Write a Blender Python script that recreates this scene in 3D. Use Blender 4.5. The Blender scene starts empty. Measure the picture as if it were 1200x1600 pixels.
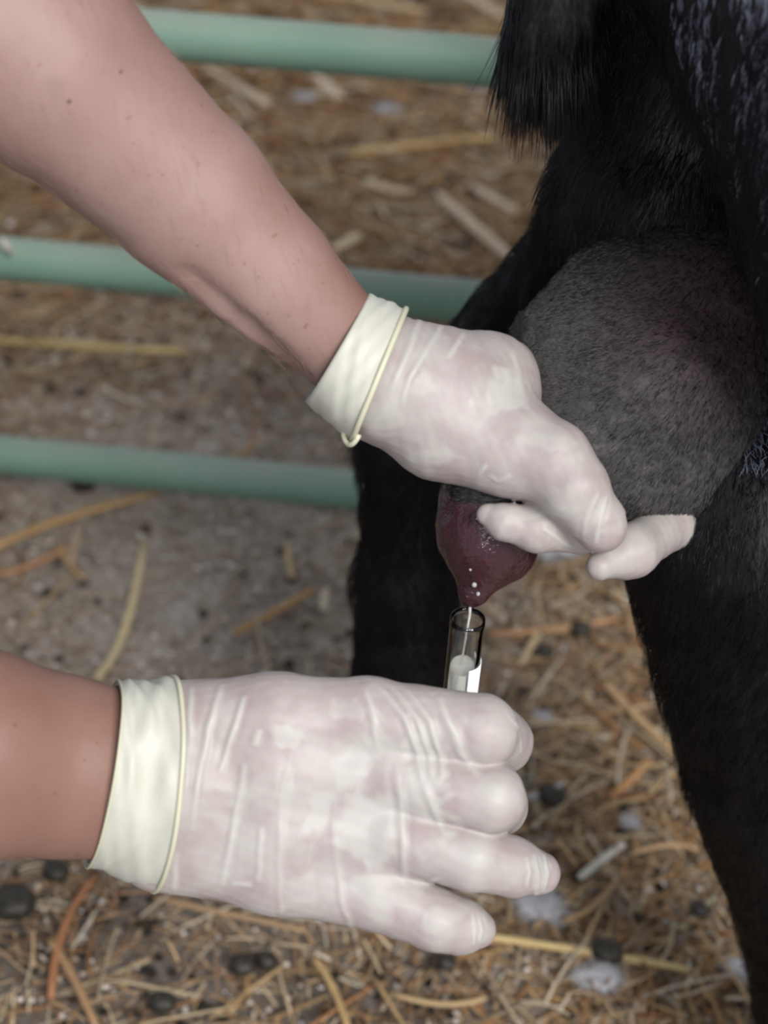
import bpy, math, random
import numpy as np
from mathutils import Vector
rng = np.random.default_rng(11)
random.seed(11)
S = bpy.context.scene
COL = S.collection

# ------------------------------------------------------------------ camera
FPX = 2198.0
CAM = np.array([0.0, 0.0, 0.75])
PITCH, ROLL = math.radians(35.0), math.radians(3.75)
FWD = np.array([0, math.cos(PITCH), -math.sin(PITCH)])
_R = np.array([1.0, 0, 0]); _U = np.array([0, math.sin(PITCH), math.cos(PITCH)])
RIGHT = math.cos(ROLL) * _R + math.sin(ROLL) * _U
UP = -math.sin(ROLL) * _R + math.cos(ROLL) * _U
cam_data = bpy.data.cameras.new('camera')
cam = bpy.data.objects.new('camera', cam_data); COL.objects.link(cam)
from mathutils import Matrix
cam.matrix_world = Matrix(((RIGHT[0], UP[0], -FWD[0], CAM[0]), (RIGHT[1], UP[1], -FWD[1], CAM[1]),
                           (RIGHT[2], UP[2], -FWD[2], CAM[2]), (0, 0, 0, 1)))
cam_data.sensor_fit = 'VERTICAL'; cam_data.sensor_height = 24.0
cam_data.lens = FPX / 1600.0 * 24.0
cam_data.clip_start = 0.01
cam_data.dof.use_dof = True
cam_data.dof.focus_distance = 0.545
cam_data.dof.aperture_fstop = 4.5
S.camera = cam

# ------------------------------------------------------------------ light
S.view_settings.view_transform = 'Standard'; S.view_settings.look = 'None'
S.view_settings.exposure = 0.0; S.view_settings.gamma = 1.0
S.view_settings.use_curve_mapping = False
S.cycles.filter_width = 2.4
world = bpy.data.worlds.new('barn_daylight'); S.world = world; world.use_nodes = True
world.node_tree.nodes['Background'].inputs[0].default_value = (0.80, 0.86, 1.0, 1)
world.node_tree.nodes['Background'].inputs[1].default_value = 0.62


def area(name, loc, target, size, power, col):
    l = bpy.data.lights.new(name, 'AREA'); l.energy = power; l.size = size; l.color = col; l.shape = 'DISK'
    o = bpy.data.objects.new(name, l); COL.objects.link(o)
    o.location = loc
    o.rotation_euler = (Vector(target) - Vector(loc)).to_track_quat('-Z', 'Y').to_euler()
    return o


area('flash_lamp', (0.03, -0.02, 0.69), (0.0, 1.2, 0.1), 0.06, 0.66, (1.0, 0.97, 0.94))
area('barn_door_light', (1.1, -1.5, 2.4), (0.0, 0.9, 0.2), 1.2, 108.0, (1.0, 0.97, 0.95))


# ------------------------------------------------------------------ helpers
def P(px, py, d):
    return CAM + d * (FWD + (px - 600) / FPX * RIGHT + (800 - py) / FPX * UP)


def ray(px, py):
    v = FWD + (px - 600) / FPX * RIGHT + (800 - py) / FPX * UP
    return v


def PY(px, py, Y):
    v = ray(px, py); return CAM + v * (Y / v[1])


def DY(px, py, Y):
    return Y / ray(px, py)[1]


def PZ(px, py, z=0.0):
    v = ray(px, py); return CAM + v * ((z - CAM[2]) / v[2])


def tag(o, label=None, cat=None, group=None, kind=None):
    if label: o['label'] = label
    if cat: o['category'] = cat
    if group: o['group'] = group
    if kind: o['kind'] = kind
    return o


def empty(name, loc, label=None, cat=None, group=None):
    o = bpy.data.objects.new(name, None); COL.objects.link(o); o.location = loc
    o.empty_display_size = 0.02
    tag(o, label, cat, group)
    return o


def child(o, parent):
    o.parent = parent
    o.matrix_parent_inverse = Matrix.Translation(-Vector(parent.location)) if parent.type == 'EMPTY' else Matrix()


def mesh(name, V, F, mat, parent=None, smooth=True, cols=None, attrs=None, loc=None):
    me = bpy.data.meshes.new(name)
    V = np.asarray(V, dtype=np.float64)
    if loc is not None: V = V - np.asarray(loc)
    if isinstance(F, np.ndarray):
        n, k = F.shape
        me.vertices.add(len(V)); me.vertices.foreach_set('co', V.astype(np.float32).ravel())
        me.loops.add(n * k); me.loops.foreach_set('vertex_index', F.astype(np.int32).ravel())
        me.polygons.add(n); me.polygons.foreach_set('loop_start', np.arange(0, n * k, k, dtype=np.int32))
        me.update(calc_edges=True); me.validate()
    else:
        me.from_pydata([tuple(v) for v in V], [], F); me.update()
    me.polygons.foreach_set('use_smooth', [smooth] * len(me.polygons))
    if cols is not None:
        a = me.color_attributes.new('Col', 'FLOAT_COLOR', 'POINT')
        c = np.ones((len(V), 4), np.float32); c[:, :3] = cols
        a.data.foreach_set('color', c.ravel())
    if attrs:
        for k_, v_ in attrs.items():
            a = me.attributes.new(k_, 'FLOAT', 'POINT'); a.data.foreach_set('value', np.asarray(v_, np.float32))
    me.materials.append(mat)
    o = bpy.data.objects.new(name, me); COL.objects.link(o)
    if loc is not None: o.location = loc
    if parent is not None: child(o, parent)
    return o


# ---- signed-distance modelling -----------------------------------------
class Shape:
    def __init__(self): self.p = []

    def cone(self, a, ra, b, rb, k=0.006, flat=None):
        self.p.append((np.asarray(a, np.float32), float(ra), np.asarray(b, np.float32), float(rb), float(k), flat, 1)); return self

    def cut(self, a, ra, b, rb, k=0.003):
        self.p.append((np.asarray(a, np.float32), float(ra), np.asarray(b, np.float32), float(rb), float(k), None, -1)); return self

    def __call__(self, X):
        out = None
        for a, ra, b, rb, k, flat, sg in self.p:
            w = X - a; ab = b - a; L = float(ab @ ab)
            t = np.clip((w @ ab) / L, 0, 1) if L > 1e-12 else np.zeros(len(X), np.float32)
            w = w - t[:, None] * ab
            if flat is not None:
                n, s = flat; n = np.asarray(n, np.float32)
                w = w + ((s - 1) * (w @ n))[:, None] * n
            d = np.sqrt((w * w).sum(1)) - (ra + (rb - ra) * t)
            if out is None: out = d
            elif sg > 0:
                h = np.maximum(k - np.abs(out - d), 0) / k
                out = np.minimum(out, d) - h * h * k * 0.25
            else:
                d = -d
                h = np.maximum(k - np.abs(out - d), 0) / k
                out = np.maximum(out, d) + h * h * k * 0.25
        return out

    def bounds(self):
        lo = np.min([np.minimum(q[0] - q[1], q[2] - q[3]) for q in self.p if q[6] > 0], 0)
        hi = np.max([np.maximum(q[0] + q[1], q[2] + q[3]) for q in self.p if q[6] > 0], 0)
        return lo, hi

    def grad(self, X, e=3e-4):
        g = np.zeros_like(X)
        for i in range(3):
            dX = np.zeros(3, np.float32); dX[i] = e
            g[:, i] = (self(X + dX) - self(X - dX)) / (2 * e)
        return g

    def trace(self, px, py):
        v = ray(px, py); v = v / np.linalg.norm(v)
        t = 0.25
        for _ in range(90):
            d = float(self(np.array([CAM + v * t], np.float32))[0])
            t += d * 0.9
            if abs(d) < 1e-5 or t > 3: break
        return CAM + v * t

    def traceN(self, pts):
        v = np.array([ray(*a) for a in pts]); v /= np.linalg.norm(v, axis=1)[:, None]
        t = np.full(len(v), .25)
        for _ in range(90): t += .9 * self((CAM + v * t[:, None]).astype(np.float32))
        return CAM + v * np.minimum(t, 3)[:, None]

    def build(self, h):
        lo, hi = self.bounds(); lo = lo - 3 * h - .008; hi = hi + 3 * h + .008
        n = np.ceil((hi - lo) / h).astype(int) + 1
        ax = [lo[i] + h * np.arange(n[i], dtype=np.float32) for i in range(3)]
        V = np.empty(n, np.float32)
        step = max(1, int(400000 / (n[1] * n[2])))
        YY, ZZ = np.meshgrid(ax[1], ax[2], indexing='ij')
        for i in range(0, n[0], step):
            xs = ax[0][i:i + step]
            X = np.empty((len(xs), n[1], n[2], 3), np.float32)
            X[..., 0] = xs[:, None, None]; X[..., 1] = YY; X[..., 2] = ZZ
            V[i:i + step] = self(X.reshape(-1, 3)).reshape(len(xs), n[1], n[2])
        sg = V < 0
        c = [sg[i:n[0] - 1 + i, j:n[1] - 1 + j, k:n[2] - 1 + k] for i in (0, 1) for j in (0, 1) for k in (0, 1)]
        al = c[0].copy(); an = c[0].copy()
        for q in c[1:]: al &= q; an |= q
        m = an & ~al
        idx = np.full(m.shape, -1, np.int32); I = np.argwhere(m); idx[m] = np.arange(len(I))
        acc = np.zeros((len(I), 3)); cnt = np.zeros(len(I))
        cs = [(i, j, k) for i in (0, 1) for j in (0, 1) for k in (0, 1)]
        for a in cs:
            for ax_ in range(3):
                if a[ax_] == 0:
                    b = list(a); b[ax_] = 1
                    va = V[I[:, 0] + a[0], I[:, 1] + a[1], I[:, 2] + a[2]]
                    vb = V[I[:, 0] + b[0], I[:, 1] + b[1], I[:, 2] + b[2]]
                    x = (va < 0) != (vb < 0)
                    t = np.where(x, va / np.where(x, va - vb, 1), 0)
                    p = np.array(a)[None, :] + t[:, None] * (np.array(b) - np.array(a))[None, :]
                    acc += p * x[:, None]; cnt += x
        X = (lo + (I + acc / cnt[:, None]) * h).astype(np.float32)
        F = []
        for ax_ in range(3):
            o1, o2 = (ax_ + 1) % 3, (ax_ + 2) % 3
            sl0 = [slice(None)] * 3; sl1 = [slice(None)] * 3
            sl0[ax_] = slice(0, n[ax_] - 1); sl1[ax_] = slice(1, n[ax_])
            A, B = sg[tuple(sl0)], sg[tuple(sl1)]
            E = np.argwhere(A != B)
            ok = (E[:, o1] > 0) & (E[:, o2] > 0) & (E[:, o1] < n[o1] - 1) & (E[:, o2] < n[o2] - 1)
            E = E[ok]
            fl = A[E[:, 0], E[:, 1], E[:, 2]]

            def g(d1, d2):
                q = E.copy(); q[:, o1] -= d1; q[:, o2] -= d2
                return idx[q[:, 0], q[:, 1], q[:, 2]]
            Q = np.stack([g(1, 1), g(0, 1), g(0, 0), g(1, 0)], 1)
            Q[~fl] = Q[~fl][:, ::-1]
            F.append(Q)
        F = np.concatenate(F)
        for _ in range(3):
            G = self.grad(X); gl = (G * G).sum(1) + 1e-6
            st = np.clip(self(X) / gl, -h, h)
            X = (X - G * st[:, None]).astype(np.float32)
        G = self.grad(X); N = G / (np.linalg.norm(G, axis=1)[:, None] + 1e-9)
        return X, F, N


def noise3(X, f, seed=0):
    r = np.random.default_rng(seed); out = np.zeros(len(X))
    for _ in range(7):
        k = r.normal(size=3) * f; out += np.sin(X @ k + r.uniform(0, 6.28))
    return out / 3.5


def polyfade(X, pts):
    d = np.full(len(X), 9.0); u = np.zeros(len(X)); L = [np.linalg.norm(b - a) for a, b in zip(pts[:-1], pts[1:])]
    acc = 0.0
    for (a, b), l in zip(zip(pts[:-1], pts[1:]), L):
        ab = b - a; t = np.clip(((X - a) @ ab) / (ab @ ab), 0, 1)
        e = np.linalg.norm(X - a - t[:, None] * ab, axis=1); m = e < d
        d[m] = e[m]; u[m] = (acc + t[m] * l) / sum(L); acc += l
    return d, np.clip(np.sin(np.pi * u), 0, 1) ** .3


def polydist(X, pts):
    d = np.full(len(X), 9.0)
    for a, b in zip(pts[:-1], pts[1:]):
        ab = b - a; t = np.clip(((X - a) @ ab) / (ab @ ab), 0, 1)
        d = np.minimum(d, np.linalg.norm(X - a - t[:, None] * ab, axis=1))
    return d


def tube(pts, rad, n=8, flat=1.0, caps=True, seed=0):
    pts = np.asarray(pts, float); m = len(pts); rad = np.broadcast_to(rad, (m,))
    V = []; F = []
    T = np.gradient(pts, axis=0); T /= np.linalg.norm(T, axis=1)[:, None] + 1e-12
    ref = np.array([0, 0, 1.0]) if abs(T[0][2]) < 0.9 else np.array([1.0, 0, 0])
    for i in range(m):
        s = np.cross(T[i], ref); s /= np.linalg.norm(s); u = np.cross(s, T[i])
        for k in range(n):
            a = 2 * math.pi * k / n
            V.append(pts[i] + rad[i] * (math.cos(a) * s + flat * math.sin(a) * u))
    for i in range(m - 1):
        for k in range(n):
            F.append((i * n + k, i * n + (k + 1) % n, (i + 1) * n + (k + 1) % n, (i + 1) * n + k))
    if caps:
        F.append(tuple(range(n))[::-1]); F.append(tuple((m - 1) * n + k for k in range(n)))
    return np.array(V), F


# ------------------------------------------------------------------ materials
def new_mat(name, rough=0.6, base=(0.5, 0.5, 0.5), spec=0.5):
    m = bpy.data.materials.new(name); m.use_nodes = True
    b = m.node_tree.nodes['Principled BSDF']
    b.inputs['Base Color'].default_value = (*base, 1); b.inputs['Roughness'].default_value = rough
    b.inputs['Specular IOR Level'].default_value = spec
    return m, m.node_tree.nodes, m.node_tree.links, b


def nz(N, L, scale, detail=4, rough=0.6, dist=0.0, coord=None):
    tc = N.new('ShaderNodeTexCoord'); t = N.new('ShaderNodeTexNoise')
    t.inputs['Scale'].default_value = scale; t.inputs['Detail'].default_value = detail
    t.inputs['Roughness'].default_value = rough; t.inputs['Distortion'].default_value = dist
    L.new(coord if coord is not None else tc.outputs['Object'], t.inputs['Vector'])
    return t.outputs['Fac']


def ramp(N, L, fac, stops):
    r = N.new('ShaderNodeValToRGB'); e = r.color_ramp.elements
    while len(e) < len(stops): e.new(0.5)
    for q, (p, c) in zip(e, stops): q.position = p; q.color = (*c, 1)
    L.new(fac, r.inputs['Fac']); return r.outputs['Color']


def mix(N, L, fac, a, b, mode='MIX'):
    m = N.new('ShaderNodeMix'); m.data_type = 'RGBA'; m.blend_type = mode
    for sock, v in ((m.inputs[0], fac), (m.inputs[6], a), (m.inputs[7], b)):
        if isinstance(v, (int, float)): sock.default_value = v
        elif isinstance(v, tuple): sock.default_value = (*v, 1)
        else: L.new(v, sock)
    return m.outputs[2]


def bump(N, L, b, h, strength=0.3, dist=0.001):
    n = N.new('ShaderNodeBump'); n.inputs['Strength'].default_value = strength; n.inputs['Distance'].default_value = dist
    L.new(h, n.inputs['Height']); L.new(n.outputs[0], b.inputs['Normal'])


def attr(N, name):
    a = N.new('ShaderNodeAttribute'); a.attribute_name = name; return a


# litter floor
MF, N, L, B = new_mat('dusty_litter', 0.95, spec=0.1)
c1 = ramp(N, L, nz(N, L, 9, 6, .7), [(.30, (.26, .205, .155)), (.48, (.42, .355, .295)), (.62, (.54, .485, .43)), (.8, (.66, .62, .575))])
c2 = ramp(N, L, nz(N, L, 130, 3, .7), [(.30, (.10, .075, .055)), (.5, (.40, .33, .265)), (.72, (.68, .63, .58))])
da = attr(N, 'damp')
L.new(mix(N, L, da.outputs['Fac'], mix(N, L, .5, c1, c2), mix(N, L, .72, mix(N, L, .5, c1, c2), (.035, .028, .022))), B.inputs['Base Color'])
bump(N, L, B, nz(N, L, 220, 3, .7), 0.8, 0.004)
# straw, colour per stalk
MS, N, L, B = new_mat('dry_straw', 0.55, spec=0.35)
a = attr(N, 'Col')
L.new(mix(N, L, nz(N, L, 90, 3), a.outputs['Color'], mix(N, L, .45, a.outputs['Color'], (.12, .07, .035))), B.inputs['Base Color'])
MC, N, L, B = new_mat('litter_crumb', 0.9, spec=0.15)
a = attr(N, 'Col'); L.new(a.outputs['Color'], B.inputs['Base Color'])
# dung pellet, fluff, feather
MD, N, L, B = new_mat('dung_pellet', 0.5, (.02, .017, .013), 0.4)
L.new(ramp(N, L, nz(N, L, 260, 4), [(.35, (.010, .009, .007)), (.7, (.05, .042, .028))]), B.inputs['Base Color'])
bump(N, L, B, nz(N, L, 500, 3), 0.5, 0.0006)
MW, N, L, B = new_mat('white_down', 0.9, (.48, .47, .48), 0.1)
# green gate paint
MG, N, L, B = new_mat('green_gate_paint', 0.5, spec=0.4)
g1 = ramp(N, L, nz(N, L, 7, 5, .65), [(.3, (.145, .26, .19)), (.55, (.18, .30, .225)), (.75, (.24, .325, .26))])
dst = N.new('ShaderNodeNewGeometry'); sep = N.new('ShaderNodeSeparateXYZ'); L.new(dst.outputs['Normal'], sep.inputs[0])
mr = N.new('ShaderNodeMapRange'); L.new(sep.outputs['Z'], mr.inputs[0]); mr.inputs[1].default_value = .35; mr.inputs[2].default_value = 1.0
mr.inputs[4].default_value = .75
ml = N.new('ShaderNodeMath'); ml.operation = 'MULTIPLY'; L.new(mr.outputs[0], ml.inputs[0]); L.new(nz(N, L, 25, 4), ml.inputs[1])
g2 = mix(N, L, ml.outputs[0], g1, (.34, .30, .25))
sp = ramp(N, L, nz(N, L, 60, 4, .7), [(.66, (0, 0, 0)), (.72, (1, 1, 1))])
L.new(mix(N, L, mix(N, L, .6, (0, 0, 0), sp), g2, (.34, .25, .19)), B.inputs['Base Color'])
bump(N, L, B, nz(N, L, 120, 4), 0.25, 0.0008)
# skin
MSK, N, L, B = new_mat('skin', 0.52, spec=0.35)
s1 = ramp(N, L, nz(N, L, 22, 5, .6), [(.3, (.252, .155, .131)), (.55, (.288, .187, .163)), (.75, (.315, .214, .190))])
a = attr(N, 'Col')
s2 = mix(N, L, 1.0, s1, a.outputs['Color'], 'MULTIPLY')
fr = ramp(N, L, nz(N, L, 330, 2, .5), [(.68, (1, 1, 1)), (.74, (.80, .70, .66))])
L.new(mix(N, L, 1.0, s2, fr, 'MULTIPLY'), B.inputs['Base Color'])
B.inputs['Subsurface Weight'].default_value = 0.12; B.inputs['Subsurface Radius'].default_value = (.006, .003, .002)
B.inputs['Subsurface Scale'].default_value = 1.0
bump(N, L, B, nz(N, L, 700, 3), 0.15, 0.0005)
MMO, *_ = new_mat('mole', 0.6, (.12, .055, .04))
MSH, *_ = new_mat('shirt_cloth', 0.9, (.10, .13, .20))
# latex


def latex(name, thin, thick):
    m, N, L, B = new_mat(name, 0.48, spec=0.35)
    a = attr(N, 'loose')
    pat = ramp(N, L, nz(N, L, 55, 4, .55, .4), [(.36, thin), (.54, tuple(.55 * x + .45 * y for x, y in zip(thin, thick))), (.68, tuple(.3 * x + .7 * y for x, y in zip(thin, thick)))])
    L.new(mix(N, L, a.outputs['Fac'], pat, thick), B.inputs['Base Color'])
    B.inputs['Subsurface Weight'].default_value = 0.15; B.inputs['Subsurface Radius'].default_value = (.004, .002, .0015)
    B.inputs['Subsurface Scale'].default_value = 1.0
    bump(N, L, B, nz(N, L, 160, 4, .6, .6), 0.10, 0.001)
    return m


MGL = latex('latex_glove', (.318, .264, .254), (.415, .402, .370))
MCU, N, L, B = new_mat('latex_cuff', 0.5, spec=0.35)
L.new(ramp(N, L, nz(N, L, 40, 4), [(.3, (.45, .45, .38)), (.7, (.50, .50, .43))]), B.inputs['Base Color'])
bump(N, L, B, nz(N, L, 120, 3, .6, .8), 0.2, 0.001)
MBE, *_ = new_mat('latex_bead', 0.45, (.52, .51, .37))
# goat
MGO, N, L, B = new_mat('black_coat', 0.5, spec=0.3)
L.new(ramp(N, L, nz(N, L, 60, 4), [(.3, (.0045, .0045, .0055)), (.7, (.010, .0095, .011))]), B.inputs['Base Color'])
bump(N, L, B, nz(N, L, 300, 3), 0.3, 0.001)
MHA, N, L, B = new_mat('black_hair', 0.32, (.0026, .0026, .0036), 0.22)
MUD, N, L, B = new_mat('udder_skin', 0.62, spec=0.3)
a = attr(N, 'pink')
u1 = ramp(N, L, nz(N, L, 240, 4, .7), [(.3, (.014, .0135, .0135)), (.5, (.048, .046, .045)), (.72, (.125, .118, .112))])
u2 = ramp(N, L, nz(N, L, 200, 3, .6), [(.3, (.030, .017, .021)), (.7, (.085, .048, .055))])
pa = attr(N, 'pale')
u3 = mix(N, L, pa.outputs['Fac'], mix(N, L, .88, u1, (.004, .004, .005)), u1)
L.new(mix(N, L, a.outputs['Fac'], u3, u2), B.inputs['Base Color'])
bump(N, L, B, nz(N, L, 450, 3), 0.6, 0.0012)
MUH, N, L, B = new_mat('udder_hair', 0.5, (.080, .076, .072), 0.4)
MTE, N, L, B = new_mat('wet_teat_skin', 0.16, spec=0.5)
L.new(ramp(N, L, nz(N, L, 45, 4), [(.3, (.024, .0075, .010)), (.65, (.050, .0165, .021))]), B.inputs['Base Color'])
B.inputs['Subsurface Weight'].default_value = 0.1; B.inputs['Subsurface Radius'].default_value = (.004, .001, .001)
B.inputs['Subsurface Scale'].default_value = 1.0
bump(N, L, B, nz(N, L, 520, 2), 0.6, 0.0010)
MHO, *_ = new_mat('hoof_horn', 0.5, (.03, .027, .023))
# vial
MGS, N, L, B = new_mat('clear_glass', 0.03, (.96, .98, .97)); B.inputs['Transmission Weight'].default_value = 1.0; B.inputs['IOR'].default_value = 1.46
MMI, N, L, B = new_mat('milk', 0.25, (.80, .80, .74)); B.inputs['Subsurface Weight'].default_value = 0.3; B.inputs['Subsurface Scale'].default_value = .003
MLA, *_ = new_mat('paper_label', 0.7, (.82, .82, .85))
MDR, N, L, B = new_mat('milk_drop', 0.05, (.9, .88, .86)); B.inputs['Transmission Weight'].default_value = .6; B.inputs['IOR'].default_value = 1.34


# ------------------------------------------------------------------ floor
def fh(x, y):
    return 0.006 * np.sin(9 * x + 2) * np.cos(7 * y) + 0.004 * np.sin(23 * x + 11 * y) + 0.003 * np.sin(31 * y - 17 * x)


gx = np.linspace(-1.6, 1.6, 150); gy = np.linspace(-0.3, 3.9, 200)
XX, YY = np.meshgrid(gx, gy, indexing='ij')
V = np.stack([XX, YY, fh(XX, YY)], -1).reshape(-1, 3)
i, j = np.meshgrid(np.arange(149), np.arange(199), indexing='ij'); q = (i * 200 + j).ravel()
damp = lambda x, y: np.clip(1.3 * np.exp(-(((x + .12) / .26) ** 2 + ((y - .50) / .20) ** 2)), 0, 1)
fl = mesh('floor', V, np.stack([q, q + 200, q + 201, q + 1], 1), MF, attrs={'damp': damp(V[:, 0], V[:, 1])})
tag(fl, 'dusty grey brown pen floor under the straw litter', kind='structure')


def onfloor(px, py, lift=0.004):
    p = PZ(px, py, 0.0)
    for _ in range(4): p = PZ(px, py, float(fh(p[0], p[1])) + lift)
    return p


# ------------------------------------------------------------------ gate
gate = empty('pen_gate', (-0.95, 1.09, 0.0), 'green painted tubular metal pen gate with horizontal rails behind the goat', 'gate')
GK = -0.06
RR = 0.0178


def gp(x, z): return np.array([x, 1.036 + GK * x, z])


for z in (0.045, 0.2400, 0.4332, 0.625, 0.82):
    xs = np.linspace(-0.95, 0.52, 40)
    V, F = tube([gp(x, z) for x in xs], RR, 28)
    mesh('rail', V, F, MG, gate)
for x in (-0.95, 0.52):
    V, F = tube([gp(x, z) for z in np.linspace(0.0, 0.86, 20)], RR * 1.12, 24)
    mesh('upright', V, F, MG, gate)

# ------------------------------------------------------------------ goat
f1 = 1 / FPX
goat = empty('goat', tuple(PY(600, 1400, .62) * np.array([1, 1, 0])),
             'black goat seen from behind with hanging udder and bushy tail in front of green gate', 'goat')
G = Shape()


def gc(A, ra, Bp, rb, k=0.03):   # px, py, Y ; radii in px at that depth
    da, db = DY(*A), DY(*Bp)
    G.cone(PY(*A), ra * da * f1, PY(*Bp), rb * db * f1, k)


gc((1290, -120, .52), 300, (1560, 330, .46), 345, .02)           # right thigh
gc((1560, 330, .46), 330, (1560, 620, .48), 250, .03)
gc((1190, 800, .50), 228, (1284, 1180, .49), 202, .012)           # right lower leg, inner side
gc((1284, 1180, .49), 202, (1296, 1580, .47), 98, .012)
gc((1296, 1580, .47), 98, (1305, 1735, .47), 72, .012)
gc((1075, 90, .57), 108, (1020, 330, .565), 142, .02)            # perineum, down to the udder
gc((1020, 330, .565), 142, (1040, 600, .565), 150, .03)
gc((1075, 90, .57), 100, (1170, -170, .60), 170, .03)            # rump
gc((985, 330, .62), 110, (818, 530, .62), 92, .03)               # left thigh
gc((818, 530, .62), 92, (652, 690, .62), 82, .012)
gc((652, 690, .62), 82, (639, 900, .62), 77, .01)
gc((639, 900, .62), 77, (624, 1120, .62), 74, .01)
gc((624, 1120, .62), 74, (604, 1290, .62), 52, .02)
gc((604, 1290, .62), 52, (602, 1385, .62), 48, .015)
gc((900, -150, .50), 70, (862, 20, .47), 34, .01)                # tail dock
gc((900, -150, .50), 70, (1170, -170, .58), 120, .03)
b0 = PY(1200, -170, .60)
w = lambda *a: np.array(a, float)
G.cone(b0, .05, w(.30, .76, .58), .14, .05)                       # barrel, forequarters outside the view
G.cone(w(.30, .76, .58), .145, w(.72, .78, .57), .14, .05)
G.cone(w(.72, .78, .57), .11, w(.88, .79, .78), .065, .05)
G.cone(w(.88, .79, .80), .06, w(1.02, .80, .74), .032, .03)
for yy in (.70, .86):
    G.cone(w(.72, yy, .50), .055, w(.74, yy, .27), .032, .04)
    G.cone(w(.74, yy, .27), .030, w(.73, yy, .04), .022, .02)
gX, gF, gN = G.build(0.0065)
gX = gX + gN * (0.0012 * noise3(gX, 70, 3) + 0.0008 * noise3(gX, 160, 4))[:, None].astype(np.float32)
goat_body = mesh('body', gX, gF, MGO, goat)


def hoof(c, s=1.0):
    H = Shape()
    for sx in (-.012, .012):
        H.cone(c + w(sx * s, 0.0, .034), .015 * s, c + w(sx * 1.15 * s, -.006, .012), .0165 * s, .006)
        H.cone(c + w(sx * s, .0, .020), .015 * s, c + w(sx * .9 * s, .024, .011), .011 * s, .006)
    X, F, Nn = H.build(.003)
    X[:, 2] = np.maximum(X[:, 2], -0.004)
    return mesh('hoof', X, F, MHO, goat)


p = PY(602, 1400, .62); hoof(w(p[0], p[1], 0.004))
p = PY(1307, 1740, .47); hoof(w(p[0], p[1], 0.004), 1.2)
hoof(w(.73, .70, .004)); hoof(w(.73, .86, .004))

# udder and teat
U = Shape()


def sc(Sh, A, ra, Bp, rb, k=.01, flat=None):     # px, py, depth
    Sh.cone(P(*A), ra * A[2] * f1, P(*Bp), rb * Bp[2] * f1, k, flat)


sc(U, (1035, 500, .585), 155, (1010, 640, .575), 172, .03)
sc(U, (1060, 470, .59), 130, (1090, 600, .58), 105, .03)
sc(U, (905, 575, .575), 108, (960, 640, .57), 120, .03)
sc(U, (980, 640, .565), 150, (1000, 730, .562), 85, .02)
sc(U, (920, 670, .560), 95, (850, 735, .550), 80, .02)
sc(U, (850, 735, .550), 80, (760, 772, .545), 70, .02)
sc(U, (738, 766, .534), 30, (835, 772, .533), 30, .006)
uX, uF, uN = U.build(0.0035)
uX = uX + uN * (0.0009 * noise3(uX, 120, 8) + 0.0005 * noise3(uX, 330, 9))[:, None].astype(np.float32)
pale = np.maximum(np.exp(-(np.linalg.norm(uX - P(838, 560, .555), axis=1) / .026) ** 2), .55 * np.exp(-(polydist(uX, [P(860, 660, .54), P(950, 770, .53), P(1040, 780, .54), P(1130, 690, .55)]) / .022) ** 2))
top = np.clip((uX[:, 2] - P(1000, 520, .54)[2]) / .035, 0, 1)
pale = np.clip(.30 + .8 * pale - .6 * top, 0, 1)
pc = P(1090, 520, .54); pk = .8 * np.exp(-(np.linalg.norm(uX - pc, axis=1) / .032) ** 2)
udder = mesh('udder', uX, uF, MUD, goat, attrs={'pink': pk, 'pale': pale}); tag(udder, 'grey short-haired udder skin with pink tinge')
T = Shape()
TD = .545
sc(T, (757, 790, TD), 74, (758, 838, TD), 75, .003)
sc(T, (758, 838, TD), 74, (737, 925, TD - .002), 22, .004)
sc(T, (775, 845, TD), 52, (800, 866, TD + .002), 34, .004)
sc(T, (800, 866, TD + .002), 32, (742, 925, TD), 16, .005)
sc(T, (737, 922, TD - .002), 17, (735, 935, TD - .002), 10, .003)
tX, tF, tN = T.build(0.0016)
tX = tX + tN * (0.00035 * noise3(tX, 420, 12))[:, None].astype(np.float32)
teat = mesh('teat', tX, tF, MTE, goat); tag(teat, 'wet purplish red teat pointing down')
for px, py, r in ((741, 914, 4), (747, 928, 3.2), (735, 890, 2.5)):
    c = T.trace(px, py); D = Shape(); D.cone(c, r * TD * f1, c + w(0, 0, 1e-4), r * TD * f1)
    X, F, _ = D.build(.0004); mesh('droplet', X, F, MDR, teat)


# hair -------------------------------------------------------------------
def hair(name, pts, rad, mat, parent):
    n, m, _ = pts.shape
    hc = bpy.data.hair_curves.new(name); hc.add_curves([m] * n)
    hc.position_data.foreach_set('vector', pts.astype(np.float32).ravel())
    ra = hc.attributes.get('radius') or hc.attributes.new('radius', 'FLOAT', 'POINT')
    ra.data.foreach_set('value', np.broadcast_to(rad, (n, m)).astype(np.float32).ravel())
    hc.materials.append(mat)
    o = bpy.data.objects.new(name, hc); COL.objects.link(o)
    if parent is not None: child(o, parent)
    o['kind'] = 'stuff'
    return o


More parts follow.
